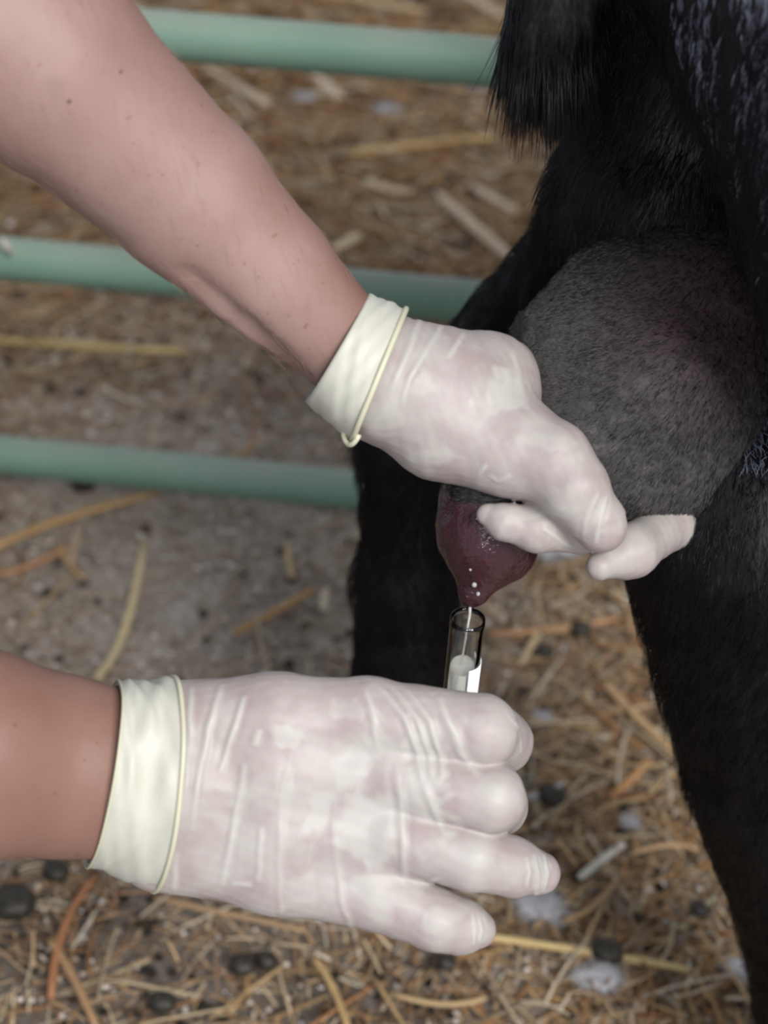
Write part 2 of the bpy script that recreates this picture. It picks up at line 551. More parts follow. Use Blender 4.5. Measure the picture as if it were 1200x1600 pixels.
def coat(X, F, sel, count, lfun, dirf, lift, seed):
    r = np.random.default_rng(seed)
    T3 = np.concatenate([F[:, [0, 1, 2]], F[:, [0, 2, 3]]])
    a, b, c = X[T3[:, 0]], X[T3[:, 1]], X[T3[:, 2]]
    n = np.cross(b - a, c - a); ar = np.linalg.norm(n, axis=1) / 2
    cen = (a + b + c) / 3
    wgt = ar * sel(cen, n / (2 * ar[:, None] + 1e-12)); wgt = wgt / wgt.sum()
    t = r.choice(len(T3), count, p=wgt)
    u, v = r.random((2, count)); fl_ = u + v > 1; u[fl_], v[fl_] = 1 - u[fl_], 1 - v[fl_]
    R = a[t] + u[:, None] * (b - a)[t] + v[:, None] * (c - a)[t]
    nn = n[t] / (np.linalg.norm(n[t], axis=1)[:, None] + 1e-12)
    D = dirf(R) + r.normal(0, .22, (count, 3))
    D = D - (D * nn).sum(1)[:, None] * nn; D /= np.linalg.norm(D, axis=1)[:, None] + 1e-9
    Ln = lfun(R) * r.uniform(.6, 1.25, count)
    p1 = R + (D * .5 + nn * lift) * Ln[:, None]
    p2 = R + (D * 1.0 + nn * lift * 1.0 + np.array([0, 0, -.12])) * Ln[:, None]
    return np.stack([R - nn * .0005, p1, p2], 1)


view = lambda C, Nn: ((C[:, 0] < .34) & (C[:, 2] > .03) & (C[:, 1] < .95) & ((Nn * (C - CAM)).sum(1) < .05)).astype(float)
wv = lambda R: np.stack([.25 * np.sin(R[:, 2] * 30), 0 * R[:, 0], np.full(len(R), -1.0)], 1)
H1 = coat(gX, gF, view, 120000, lambda R: .013 + .004 * noise3(R, 40, 5), wv, .16, 3)
hair('coat_hair', H1, np.array([.00011, .0001, .00003]), MHA, goat)
MGLINT, *_ = new_mat('glint_hair', 0.28, (.12, .13, .18), 0.8)  # coat glints painted as pale bluish hair colour on the right thigh
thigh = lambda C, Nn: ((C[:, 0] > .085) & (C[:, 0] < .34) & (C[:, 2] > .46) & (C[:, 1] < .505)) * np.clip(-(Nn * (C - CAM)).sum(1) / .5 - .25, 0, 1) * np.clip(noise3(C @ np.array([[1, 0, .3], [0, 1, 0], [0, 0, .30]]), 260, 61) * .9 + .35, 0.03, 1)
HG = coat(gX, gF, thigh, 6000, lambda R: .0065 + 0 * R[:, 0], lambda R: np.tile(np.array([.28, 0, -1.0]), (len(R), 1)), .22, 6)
hair('glint_hair', HG, np.array([.00015, .00015, .00005]), MGLINT, goat)
cu = lambda C, Nn: ((Nn * (C - CAM)).sum(1) < .1).astype(float)
ud = lambda R: np.stack([np.full(len(R), -.9), 0 * R[:, 0], -.55 + .6 * np.sin(R[:, 0] * 40)], 1)
def pale_sel(sgn):
    def f(C, Nn):
        v = np.exp(-(np.linalg.norm(C - P(850, 580, .555), axis=1) / .030) ** 2) + .5 * np.exp(-(polydist(C, [P(860, 660, .54), P(950, 770, .53), P(1040, 780, .54)]) / .022) ** 2)
        v = np.clip(v, 0, 1); return cu(C, Nn) * (v + .12 if sgn else 1 - v)
    return f


H4 = coat(uX, uF, pale_sel(False), 9000, lambda R: .0035 + .0 * R[:, 0], ud, .15, 14)
hair('udder_hair', H4, np.array([.00008, .00007, .00002]), MHA, goat)
H2 = coat(uX, uF, pale_sel(True), 20000, lambda R: .0026 + .0 * R[:, 0], ud, .22, 4)
o = hair('udder_hair', H2, np.array([.00006, .00005, .00002]), MUH, goat)
# tail switch: long strands falling from the dock
n = 10000
tt = rng.random(n)
A0, A1 = np.array([905, -150, .575]), np.array([862, 40, .545])
root = A0 + (A1 - A0) * tt[:, None]
side = rng.normal(0, 1, n)
side = np.clip(side, -1.9, 1.5); px = root[:, 0] - 10 + side * 33; py = root[:, 1] + rng.normal(0, 14, n); dd = root[:, 2] + rng.normal(0, .010, n)
ln = rng.uniform(120, 290, n) * (1 - .25 * np.abs(side) / 2)
endy = np.minimum(py + ln, 205 + rng.normal(0, 24, n) + 22 * np.sin(side * 4))
dx = side * 9 + rng.normal(0, 9, n)
pts = []
cl = np.sin(side * 9 + tt * 3) * 6
for s in (0, .35, .7, 1.0):
    X_ = px + dx * s ** 1.3 + cl * s
    Y_ = py + (endy - py) * s
    pts.append(np.array([P(a, b, c) for a, b, c in zip(X_, Y_, dd - .01 * math.sin(s * 3))]))
hair('tail_hair', np.stack(pts, 1), np.array([.00014, .00013, .0001, .00004]), MHA, goat)

# ------------------------------------------------------------------ person: arms, gloves
person = empty('person', (-.50, .46, 0.0),
               'person with bare forearms and cream latex gloves milking the goat into a vial', 'person')
A = Shape()
VD = FWD
sc(A, (545, 545, .520), 76, (425, 428, .505), 98, .004)          # far (upper) arm
sc(A, (425, 428, .505), 98, (300, 308, .492), 125, .004)
sc(A, (300, 308, .492), 125, (85, 112, .465), 158, .004)
sc(A, (85, 112, .465), 158, (-60, -10, .455), 152, .004)
sc(A, (357, 452, .500), 40, (506, 578, .516), 26, .004)          # ulnar tendon ridge
sc(A, (256, 356, .487), 60, (357, 452, .500), 40, .004)
el_l = P(-60, -10, .455)
sh_l, sh_r = w(-.46, .60, .80), w(-.46, .28, .80)
A.cone(el_l, .034, sh_l + w(.02, 0, -.02), .052, .03)
flat = (VD, 1.25)
sc(A, (235, 1220, .505), 128, (80, 1195, .495), 142, .003, flat)   # near (lower) arm
sc(A, (80, 1195, .495), 142, (-60, 1178, .480), 160, .003, flat)
sc(A, (-60, 1178, .480), 160, (-380, 1150, .45), 180, .01, flat)
el_r = P(-380, 1150, .45)
A.cone(el_r, .040, sh_r + w(.02, 0, -.02), .052, .03)
A.cone(sh_l, .055, sh_r, .055, .06)                               # shoulders and trunk, left of the frame
A.cone(w(-.50, .44, .72), .125, w(-.52, .44, .35), .12, .06)
A.cone(w(-.47, .44, .86), .048, w(-.44, .44, .93), .048, .03)
A.cone(w(-.43, .44, 1.00), .085, w(-.40, .44, .97), .070, .03)
g_ = [A.trace(*q) for q in ((296, 428), (385, 508), (468, 586))]
A.cut(g_[0], .0008, g_[1], .0022, .006); A.cut(g_[1], .0022, g_[2], .0030, .006)
aX, aF, aN = A.build(0.0038)
# skin tone: near arm ruddier, far arm paler towards its inner side
pr = P(-20, 1180, .45)
tone = np.ones((len(aX), 3))
nr = np.clip(1 - np.linalg.norm((aX - P(60, 1200, .47)) * np.array([1, 1, 1]), axis=1) / .16, 0, 1)[:, None] ** .5
tone = tone * (1 - nr) + nr * np.array([.70, .56, .47])
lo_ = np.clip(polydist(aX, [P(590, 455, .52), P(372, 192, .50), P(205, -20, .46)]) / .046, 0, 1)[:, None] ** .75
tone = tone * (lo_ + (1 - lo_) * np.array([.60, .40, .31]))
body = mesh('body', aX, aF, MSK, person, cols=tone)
for px, py, r in ((108, 158, 3.4), (188, 112, 3), (208, 224, 1.8)):
    c = A.trace(px, py); D = Shape(); D.cone(c, r * .46 * f1, c + w(1e-4, 0, 0), r * .46 * f1, .001, (FWD, 2.0))
    X, F, _ = D.build(.0004); mesh('mole', X, F, MMO, body)
# sleeves and trunk of a shirt outside the frame
Sh = Shape()
Sh.cone(sh_l, .062, sh_l * .55 + el_l * .45, .062, .03); Sh.cone(sh_r, .062, sh_r * .55 + el_r * .45, .062, .03)
Sh.cone(sh_l, .060, sh_r, .060, .06); Sh.cone(w(-.50, .44, .72), .133, w(-.52, .44, .33), .133, .06)
X, F, _ = Sh.build(.009); mesh('shirt', X, F, MSH, person)


def finish_glove(Sh, h, ridges, patches, seed):
    X, F, Nn = Sh.build(h)
    disp = 0.00018 * noise3(X, 260, seed) + 0.00010 * noise3(X, 700, seed + 1)
    loose = np.zeros(len(X))
    for pts, amp, wd in ridges:
        pp = np.array(pts, float); i_ = np.linspace(0, len(pp) - 1, 7 * (len(pp) - 1) + 1)
        q = list(Sh.traceN(np.stack([np.interp(i_, np.arange(len(pp)), pp[:, c_]) for c_ in (0, 1)], 1)))
        # jitter the line a little so that a fold is not ruled
        d, fd = polyfade(X + 0.0004 * noise3(X, 220, seed + 5)[:, None], q)
        fd = fd * (.85 + .25 * noise3(X, 150, seed + 6))
        disp += fd * .70 * (amp * np.exp(-(d / wd) ** 2) - .35 * amp * np.exp(-((d - 2.2 * wd) / wd) ** 2))
        loose = np.maximum(loose, np.clip(1.3 * fd, 0, 1) * .9 * np.exp(-(d / (1.1 * wd)) ** 4))
    for px, py, rx, ry, s in patches:
        c = Sh.trace(px, py)
        u = (X - c) @ RIGHT / (rx * .51 * f1); v = (X - c) @ UP / (ry * .51 * f1)
        e = 1 - np.sqrt(u * u + v * v) + .45 * noise3(X, 230, int(px)) + .2 * noise3(X, 700, int(py))
        dz = np.abs((X - c) @ FWD) < .02
        loose = np.maximum(loose, s * np.clip(e * 2.6, 0, 1) * dz)
    return X + Nn * disp[:, None], F, loose


def glove(Sh, h, ridges, patches, seed, label):
    X, F, loose = finish_glove(Sh, h, ridges, patches, seed)
    o = mesh('glove', X, F, MGL, person, attrs={'loose': loose}); tag(o, label)
    return o


def cuff(stations, d, parent, seed, wr=0.0012, n=120, m=14):
    """stations: (top px, bottom px, shift of the near side px, depth half axis m)"""
    rings = []
    ts = np.linspace(0, len(stations) - 1, m)
    th = np.linspace(0, 2 * math.pi, n, endpoint=False)
    r = np.random.default_rng(seed); ph = r.uniform(0, 6.28, 8)
    for t in ts:
        i = min(int(t), len(stations) - 2); f = t - i
        a, b = stations[i], stations[i + 1]
        lerp = lambda u, v: np.asarray(u, float) * (1 - f) + np.asarray(v, float) * f
        tp, bt = lerp(a[0], b[0]), lerp(a[1], b[1]); sft = lerp(a[2], b[2]); rb = lerp(a[3], b[3])
        c = (tp + bt) / 2
        C0 = P(c[0], c[1], d); ax = (P(tp[0], tp[1], d) - P(bt[0], bt[1], d)) / 2
        bx = P(c[0] + sft, c[1], d - rb) - C0
        ring = C0 + np.cos(th)[:, None] * ax + np.sin(th)[:, None] * bx
        k = t / (len(stations) - 1)
        out = ring - C0; out /= np.linalg.norm(out, axis=1)[:, None]
        wv_ = sum(math.sin(2.2 * q * k + ph[q % 8] * 2) * np.sin(q * th + ph[q % 8] + 1.6 * k * (q % 3 - 1)) for q in range(3, 10)) / 3
        env = math.sin(math.pi * min(max(k, .0), 1)) * .8 + .35
        rings.append(ring + out * (wr * env * wv_)[:, None])
    R = np.array(rings); Cc = R.mean(1, keepdims=True)
    inner = Cc + (R - Cc) * .955
    allr = np.concatenate([R, inner[::-1]])
    k = len(allr); V = allr.reshape(-1, 3); F = []
    for i in range(k):
        i2 = (i + 1) % k
        for j in range(n):
            F.append((i * n + j, i2 * n + j, i2 * n + (j + 1) % n, i * n + (j + 1) % n))
    o = mesh('cuff', V, F, MCU, parent); tag(o, 'thicker rolled back cream cuff')
    return o, R


def bead(ring, rad, parent, droop=None):
    pts = np.array(ring); n = len(pts); Cc = pts.mean(0)
    pts = Cc + (pts - Cc) * 1.012
    V = []; F = []; k = 8
    T_ = np.roll(pts, -1, 0) - np.roll(pts, 1, 0); T_ /= np.linalg.norm(T_, axis=1)[:, None]
    for i in range(n):
        o_ = pts[i] - Cc; o_ -= (o_ @ T_[i]) * T_[i]; o_ /= np.linalg.norm(o_); u = np.cross(T_[i], o_)
        for j in range(k):
            a = 2 * math.pi * j / k; V.append(pts[i] + rad * (math.cos(a) * o_ + math.sin(a) * u))
    for i in range(n):
        for j in range(k):
            F.append((i * k + j, ((i + 1) % n) * k + j, ((i + 1) % n) * k + (j + 1) % k, i * k + (j + 1) % k))
    return V, F


# --- far glove: hand closed around the base of the teat
Hf = Shape()
sc(Hf, (572, 572, .520), 80, (608, 594, .522), 97, .004)
sc(Hf, (605, 592, .522), 98, (700, 632, .528), 108, .006)
sc(Hf, (690, 610, .530), 98, (736, 612, .535), 92, .006)            # back of the hand to the first knuckle
sc(Hf, (690, 668, .524), 84, (790, 700, .520), 70, .006)            # ball of the thumb
sc(Hf, (790, 700, .520), 70, (862, 722, .514), 62, .006)
sc(Hf, (765, 640, .530), 62, (832, 708, .522), 52, .012)
sc(Hf, (862, 722, .514), 60, (896, 762, .510), 56, .004)           # thumb knuckle
sc(Hf, (896, 766, .510), 54, (936, 818, .512), 38, .003)
sc(Hf, (936, 818, .512), 38, (940, 826, .512), 33, .006)
sc(Hf, (765, 600, .540), 80, (800, 585, .575), 50, .006)            # index finger goes round behind the udder
sc(Hf, (800, 585, .575), 46, (1000, 600, .632), 42, .004)
sc(Hf, (1000, 600, .632), 42, (1110, 720, .612), 40, .004)
sc(Hf, (1110, 720, .612), 40, (1045, 818, .560), 40, .004)
sc(Hf, (1045, 818, .560), 40, (985, 862, .535), 38, .003)          # its tip comes back into view
sc(Hf, (985, 862, .535), 38, (938, 884, .526), 22, .006)
sc(Hf, (1000, 850, .552), 30, (905, 838, .529), 24, .002)          # middle finger under the thumb
sc(Hf, (905, 838, .529), 26, (838, 826, .521), 36, .003)
sc(Hf, (838, 826, .521), 36, (788, 816, .519), 27, .003)
sc(Hf, (788, 816, .519), 28, (763, 804, .520), 18, .003)
ridgesF = [
    ([(690, 508), (668, 545), (640, 592), (628, 640)], .0008, .0010),
    ([(655, 500), (640, 545), (612, 610)], .0006, .0010),
    ([(726, 520), (700, 560)], .0004, .0010),
    ([(948, 775), (938, 810), (930, 850)], .0005, .0007),
    ([(935, 770), (916, 812), (912, 845)], .0004, .0008),
    ([(765, 742), (780, 752), (800, 742)], .0005, .0008),
    ([(748, 742), (762, 724)], .0004, .0008),
    ([(846, 826), (880, 845), (900, 856)], .0005, .0007),
    ([(800, 545), (812, 590), (822, 640)], .0004, .0015),
]
patchF = [(785, 615, 38, 34, .9), (655, 600, 30, 18, .5), (690, 712, 60, 14, .6), (600, 660, 30, 30, .6), (840, 690, 46, 14, .45), (940, 800, 16, 30, .6), (820, 800, 60, 10, .6)]
gl1 = glove(Hf, .0008, ridgesF, patchF, 31, 'glove of the upper hand closed round the teat')
_, R1 = cuff([((577, 458), (477, 628), 4, .026), ((606, 470), (512, 660), 2, .0265), ((634, 484), (549, 690), 0, .027)], .520, gl1, 5, .0007)
V, F = bead(R1[-1], .0011, gl1); mesh('bead', V, F, MBE, gl1)
# loose sagging lip of the bead below the wrist
c = [P(x, y, d) for x, y, d in ((566, 668, .505), (556, 690, .506), (546, 697, .509), (538, 688, .512), (536, 672, .515), (545, 655, .518))]
V, F = tube([(1 - u) ** 2 * a_ + 2 * u * (1 - u) * b_ + u * u * c_ for a_, b_, c_ in zip([(c[q] + c[q + 1]) / 2 for q in range(4)], c[1:5], [(c[q + 1] + c[q + 2]) / 2 for q in range(4)]) for u in (0, .33, .67)], .0010, 8); mesh('bead', V, F, MBE, gl1)

# --- near glove: back of the hand, four fingers
Hn = Shape()
fl2 = (FWD, 1.15)
for y0, y1, ex, r0, r1 in ((1150, 1122, 575, 86, 62), (1225, 1210, 610, 90, 66), (1300, 1300, 612, 84, 64), (1325, 1396, 590, 62, 58)):
    sc(Hn, (255, y0, .505), r0, (430, (y0 + y1) / 2 - 2, .503), (r0 + r1) / 2 + 4, .007, fl2)
    sc(Hn, (430, (y0 + y1) / 2 - 2, .503), (r0 + r1) / 2 + 4, (ex, y1, .503), r1, .007, fl2)
sc(Hn, (228, 1214, .507), 108, (272, 1226, .507), 126, .006, fl2)
fk = .0018
sc(Hn, (575, 1122, .503), 62, (752, 1142, .499), 57, .0035); sc(Hn, (752, 1142, .499), 57, (782, 1158, .522), 50, fk); sc(Hn, (782, 1160, .522), 48, (770, 1172, .545), 36, fk)
sc(Hn, (610, 1210, .502), 62, (765, 1246, .496), 55, fk); sc(Hn, (765, 1246, .496), 55, (778, 1258, .520), 46, fk); sc(Hn, (778, 1258, .520), 46, (740, 1262, .548), 36, fk)
sc(Hn, (612, 1300, .502), 60, (735, 1341, .496), 50, fk); sc(Hn, (735, 1341, .496), 49, (800, 1354, .502), 46, fk); sc(Hn, (800, 1354, .502), 45, (843, 1364, .508), 33, fk)
sc(Hn, (590, 1396, .503), 56, (682, 1437, .500), 49, fk); sc(Hn, (682, 1437, .500), 48, (720, 1447, .503), 43, fk); sc(Hn, (720, 1447, .503), 42, (743, 1452, .506), 31, fk)
sc(Hn, (600, 1165, .506), 50, (702, 1186, .505), 42, .008); sc(Hn, (600, 1255, .506), 50, (655, 1276, .505), 44, .008); sc(Hn, (585, 1345, .507), 50, (612, 1362, .507), 40, .008)
sc(Hn, (330, 1190, .520), 70, (520, 1175, .550), 50, .02); sc(Hn, (520, 1175, .550), 48, (640, 1158, .565), 42, .01); sc(Hn, (640, 1158, .565), 42, (690, 1150, .566), 30, .006)
Rd = .0010
ridgesN = [
    ([(347, 1068), (325, 1137), (308, 1228), (300, 1300)], .0008, .0010),
    ([(380, 1088), (362, 1148), (344, 1208)], .0007, .0009),
    ([(383, 1192), (368, 1270), (356, 1340), (347, 1384)], .0006, .0010),
    ([(405, 1140), (398, 1165)], .0005, .0012),
    ([(452, 1178), (440, 1240), (437, 1320), (440, 1440)], .0011, .0010),
    ([(518, 1236), (522, 1300), (530, 1390), (550, 1456)], .0011, .0010),
    ([(594, 1072), (632, 1120), (650, 1172), (660, 1222)], .0011, .0011),
    ([(612, 1070), (652, 1124), (668, 1180), (674, 1216)], .0008, .0009),
    ([(633, 1075), (672, 1128), (686, 1180), (690, 1215)], .0010, .0010),
    ([(685, 1085), (700, 1130), (722, 1180), (750, 1212)], .0012, .0013),
    ([(618, 1190), (625, 1250), (628, 1310), (632, 1384)], .0009, .0012),
    ([(660, 1222), (680, 1270), (697, 1305)], .0008, .0012),
    ([(300, 1070), (296, 1140), (288, 1250)], .0005, .0010),
    ([(570, 1075), (585, 1130), (590, 1180)], .0004, .0010),
    ([(836, 1330), (842, 1365), (838, 1398)], .0005, .0007), ([(850, 1335), (856, 1365), (850, 1394)], .0005, .0007),
    ([(822, 1338), (828, 1362), (824, 1388)], .0003, .0007),
    ([(750, 1430), (755, 1452), (750, 1474)], .0005, .0007), ([(738, 1425), (744, 1450), (740, 1478)], .0003, .0007),
    ([(790, 1110), (812, 1140), (816, 1180)], .0004, .0008), ([(805, 1110), (820, 1145)], .0003, .0008),
    ([(645, 1374), (670, 1378), (690, 1372)], .0006, .0010),
    ([(360, 1380), (395, 1383)], .0003, .0010), ([(410, 1290), (402, 1380)], .0004, .0009), ([(275, 1330), (272, 1392)], .0004, .0010),
]
patchN = [(600, 1150, 30, 44, .6), (560, 1200, 34, 30, .7), (585, 1290, 60, 70, .8), (660, 1190, 46, 70, .8), (665, 1260, 38, 50, .75), (500, 1280, 24, 50, .75),
          (450, 1150, 24, 20, .8), (445, 1240, 14, 60, .6), (470, 1390, 26, 30, .55), (600, 1390, 60, 36, .6), (690, 1440, 40, 20, .6), (750, 1130, 30, 26, .4), (770, 1240, 30, 22, .4),
          (745, 1335, 40, 20, .4), (845, 1365, 20, 34, .8), (755, 1452, 14, 26, .8), (375, 1270, 16, 70, .5), (540, 1110, 26, 18, .5)]
gl2 = glove(Hn, .0007, ridgesN, patchN, 57, 'glove of the lower hand, wrinkled over the back of the hand')
_, R2 = cuff([((184, 1066), (136, 1354), 20, .0315), ((205, 1064), (165, 1362), 22, .0310), ((235, 1061), (200, 1380), 26, .028), ((268, 1060), (240, 1390), 29, .030)], .503, gl2, 9, .0013, m=20)
V, F = bead(R2[-1], .0009, gl2); mesh('bead', V, F, MBE, gl2)
V, F = bead(R2[0], .0005, gl2); mesh('bead', V, F, MBE, gl2)

# fine pale hair on the far forearm
sel = lambda C, Nn: ((Nn * (C - CAM)).sum(1) < .02) * (polydist(C, [P(480, 400, .49), P(120, 60, .45)]) < .06) * (C[:, 0] > -.2).astype(float)
MFH, *_ = new_mat('arm_hair', 0.5, (.30, .19, .14))
H3 = coat(aX, aF, sel, 320, lambda R: .009 + 0 * R[:, 0], lambda R: np.tile(P(560, 700, .5) - P(400, 300, .5), (len(R), 1)) * 20, .12, 8)
hair('arm_hair', H3, np.array([.00003, .00003, .00001]), MFH, body)

# ------------------------------------------------------------------ vial with milk
VT = P(731, 966, .540)                       # centre of the mouth
vr = 27.5 * .54 * f1; VLEN = .088
vial = empty('sample_vial', tuple(VT - w(0, 0, VLEN)), 'small clear glass sample vial with a little milk held under the teat', 'vial')


def lathe(prof, c, n=40, a0=0, a1=2 * math.pi, closed=True):
    V = []; F = []; m = len(prof); k = n if closed else n + 1
    for i in range(k):
        a = a0 + (a1 - a0) * i / n
        for r_, z_ in prof: V.append(c + w(r_ * math.cos(a), r_ * math.sin(a), z_))
    for i in range(n):
        i2 = (i + 1) % k
        for j in range(m - 1):
            F.append((i * m + j, i2 * m + j, i2 * m + j + 1, i * m + j + 1))
    return np.array(V), F


b = VT - w(0, 0, VLEN)
wt = .0009
prof = [(0.0001, 0), (vr * .7, 0), (vr * .95, .001), (vr, .004), (vr, VLEN - .006), (vr, VLEN - .005), (vr + .0002, VLEN - .002), (vr, VLEN), (vr - wt * .6, VLEN),
        (vr - wt, VLEN - .002), (vr - wt, .005), (vr * .8, .003), (0.0001, .0025)]
V, F = lathe(prof, b); mesh('glass', V, F, MGS, vial)
lev = VLEN - .0245
prof = [(0.0001, .0028), (vr * .78, .0032), (vr - wt - .00015, .0055), (vr - wt - .00015, lev), (vr - wt - .0008, lev - .0004), (0.0001, lev - .0006)]
V, F = lathe(prof, b); o = mesh('milk', V, F, MMI, vial)
V, F = lathe([(vr + .0002, .01), (vr + .0002, VLEN - .021), (vr + .0005, VLEN - .021), (vr + .0005, .01), (vr + .0002, .01)], b, 20, -1.25, .55, closed=False)
mesh('label', V, F, MLA, vial)
# jet of milk from the teat
pts = [P(735, 936, .543), P(734, 960, .5415), P(732, 1000, .552), P(730, 1050, .567)]
pts[0] = P(735, 938, .5425); pts[2] = VT + w(0, .0005, -.012); pts[3] = VT + w(-.0005, .001, -.0248)
V, F = tube(pts, [.0007, .0005, .0005, .0006], 10); o = mesh('milk_jet', V, F, MDR)
tag(o, 'thin white jet of milk running from the teat into the vial', 'milk')

# ------------------------------------------------------------------ litter
STRAW = np.array([(.50, .34, .165), (.45, .28, .12), (.36, .205, .085), (.25, .13, .055), (.58, .46, .29), (.40, .28, .165), (.64, .54, .40), (.15, .082, .04), (.36, .165, .06)])


def dusty(x, y):          # 0..1: grey dusty patch of floor left of the goat with few stalks
    return np.clip(1.25 * np.exp(-(((x + .16) / .27) ** 2 + ((y - 1.02) / .34) ** 2)), 0, 1)


def litter(name, n, l0, l1, r0, r1, seed, zmax, label, dark=1.0, thin=.75):
    r = np.random.default_rng(seed)
    y = .36 + 2.7 * r.random(n) ** 1.25; x = r.uniform(-1, 1, n) * (.42 + .38 * y)
    keep = r.random(n) > np.maximum(thin * dusty(x, y), .72 * damp(x, y)); x, y = x[keep], y[keep]; n = len(x)
    # (stalks per square metre fall off over the dusty patch)
    Ln = r.uniform(l0, l1, n) * (.72 + .50 * y); ra = r.uniform(r0, r1, n) * (.60 + .72 * y)
    an = r.normal(0, .8, n) + .1; an[r.random(n) < .35] += 1.3
    tilt = r.normal(0, .12, n); bend = r.normal(0, .10, n)
    cx = np.cos(an); sy = np.sin(an)
    V = np.zeros((n, 4, 3, 3)); s = np.array([-.5, -.17, .17, .5])
    z0 = fh(x, y) + ra * .5 + r.random(n) ** 2 * zmax
    for i in range(4):
        q = s[i]; off = bend * Ln * (.25 - q * q)
        c = np.stack([x + cx * q * Ln - sy * off, y + sy * q * Ln + cx * off, z0 + tilt * q * Ln * .5 + abs(tilt) * Ln * .25], 1)
        for k in range(3):
            a = 2.094 * k + r.uniform(0, .2)
            V[:, i, k] = c + ra[:, None] * np.stack([-sy * math.cos(a), cx * math.cos(a), np.full(n, .8 * math.sin(a))], 1)
    base = (np.arange(n) * 12)[:, None, None]
    F = []
    for i in range(3):
        for k in range(3):
            F.append([i * 3 + k, i * 3 + (k + 1) % 3, (i + 1) * 3 + (k + 1) % 3, (i + 1) * 3 + k])
    F = (np.array(F)[None] + base).reshape(-1, 4)
    ci = STRAW[r.integers(0, len(STRAW), n)] * r.uniform(.55, 1.25, (n, 1)) * dark
    dw = .75 * dusty(x, y)[:, None]; ci = np.clip(ci * (1 - dw) + dw * np.array([.56, .49, .415]) * r.uniform(.7, 1.1, (n, 1)), 0, .85)
    o = mesh(name, V.reshape(-1, 3), F, MS, smooth=False, cols=np.repeat(ci, 12, 0))
    tag(o, label, 'straw', kind='stuff'); return o


litter('straw_litter', 128000, .008, .030, 0.0005, .0011, 21, .011, 'fine broken straw and chaff covering the pen floor', 1.3, .80)
litter('straw_bedding', 10800, .025, .065, .0007, .0015, 22, .016, 'longer loose straw stalks strewn over the pen floor', 1.15, .93)


def crumbs(name, n, seed, s0, s1, cols, label, region=None):
    r = np.random.default_rng(seed)
    dark_kind = max(cols[0]) < .1
    ph = (1 + 5 ** .5) / 2
    iv = np.array([(-1, ph, 0), (1, ph, 0), (-1, -ph, 0), (1, -ph, 0), (0, -1, ph), (0, 1, ph), (0, -1, -ph), (0, 1, -ph), (ph, 0, -1), (ph, 0, 1), (-ph, 0, -1), (-ph, 0, 1)]) / 1.9
    ifc = np.array([(0, 11, 5), (0, 5, 1), (0, 1, 7), (0, 7, 10), (0, 10, 11), (1, 5, 9), (5, 11, 4), (11, 10, 2), (10, 7, 6), (7, 1, 8), (3, 9, 4), (3, 4, 2), (3, 2, 6), (3, 6, 8), (3, 8, 9), (4, 9, 5), (2, 4, 11), (6, 2, 10), (8, 6, 7), (9, 8, 1)])
    y = .36 + 2.7 * r.random(n) ** 1.25; x = r.uniform(-1, 1, n) * (.42 + .38 * y)
    kp = r.random(n) > (.9 * dusty(x, y) if dark_kind else .6 * damp(x, y)); x, y = x[kp], y[kp]; n = len(x)
    sz = r.uniform(s0, s1, n) * (.5 + .7 * y)
    V = iv[None] * sz[:, None, None] * r.uniform(.6, 1.3, (n, 12, 1)) * np.stack([r.uniform(.7, 1.6, n), r.uniform(.7, 1.3, n), r.uniform(.4, .7, n)], 1)[:, None]
    V = V + np.stack([x, y, fh(x, y) + sz * .4 + r.random(n) * .006], 1)[:, None]
    F = (ifc[None] + (np.arange(n) * 12)[:, None, None]).reshape(-1, 3)
    ci = np.array(cols)[r.integers(0, len(cols), n)] * r.uniform(.6, 1.2, (n, 1))
    o = mesh(name, V.reshape(-1, 3), F, MC, smooth=False, cols=np.repeat(ci, 12, 0)); tag(o, label, 'litter', kind='stuff')


crumbs('dust_crumbs', 35000, 41, .0011, .0027, [(.55, .47, .40), (.42, .345, .28), (.66, .60, .535), (.24, .18, .125), (.62, .57, .52)], 'grey and brown crumbs of dust and chaff on the pen floor')
crumbs('dark_crumbs', 12500, 42, .0018, .0050, [(.03, .025, .02), (.06, .045, .03)], 'dark crumbs of dung scattered in the litter')
crumbs('pale_flakes', 500, 43, .0010, .0024, [(.52, .49, .46), (.46, .45, .46)], 'tiny pale flakes scattered in the litter')

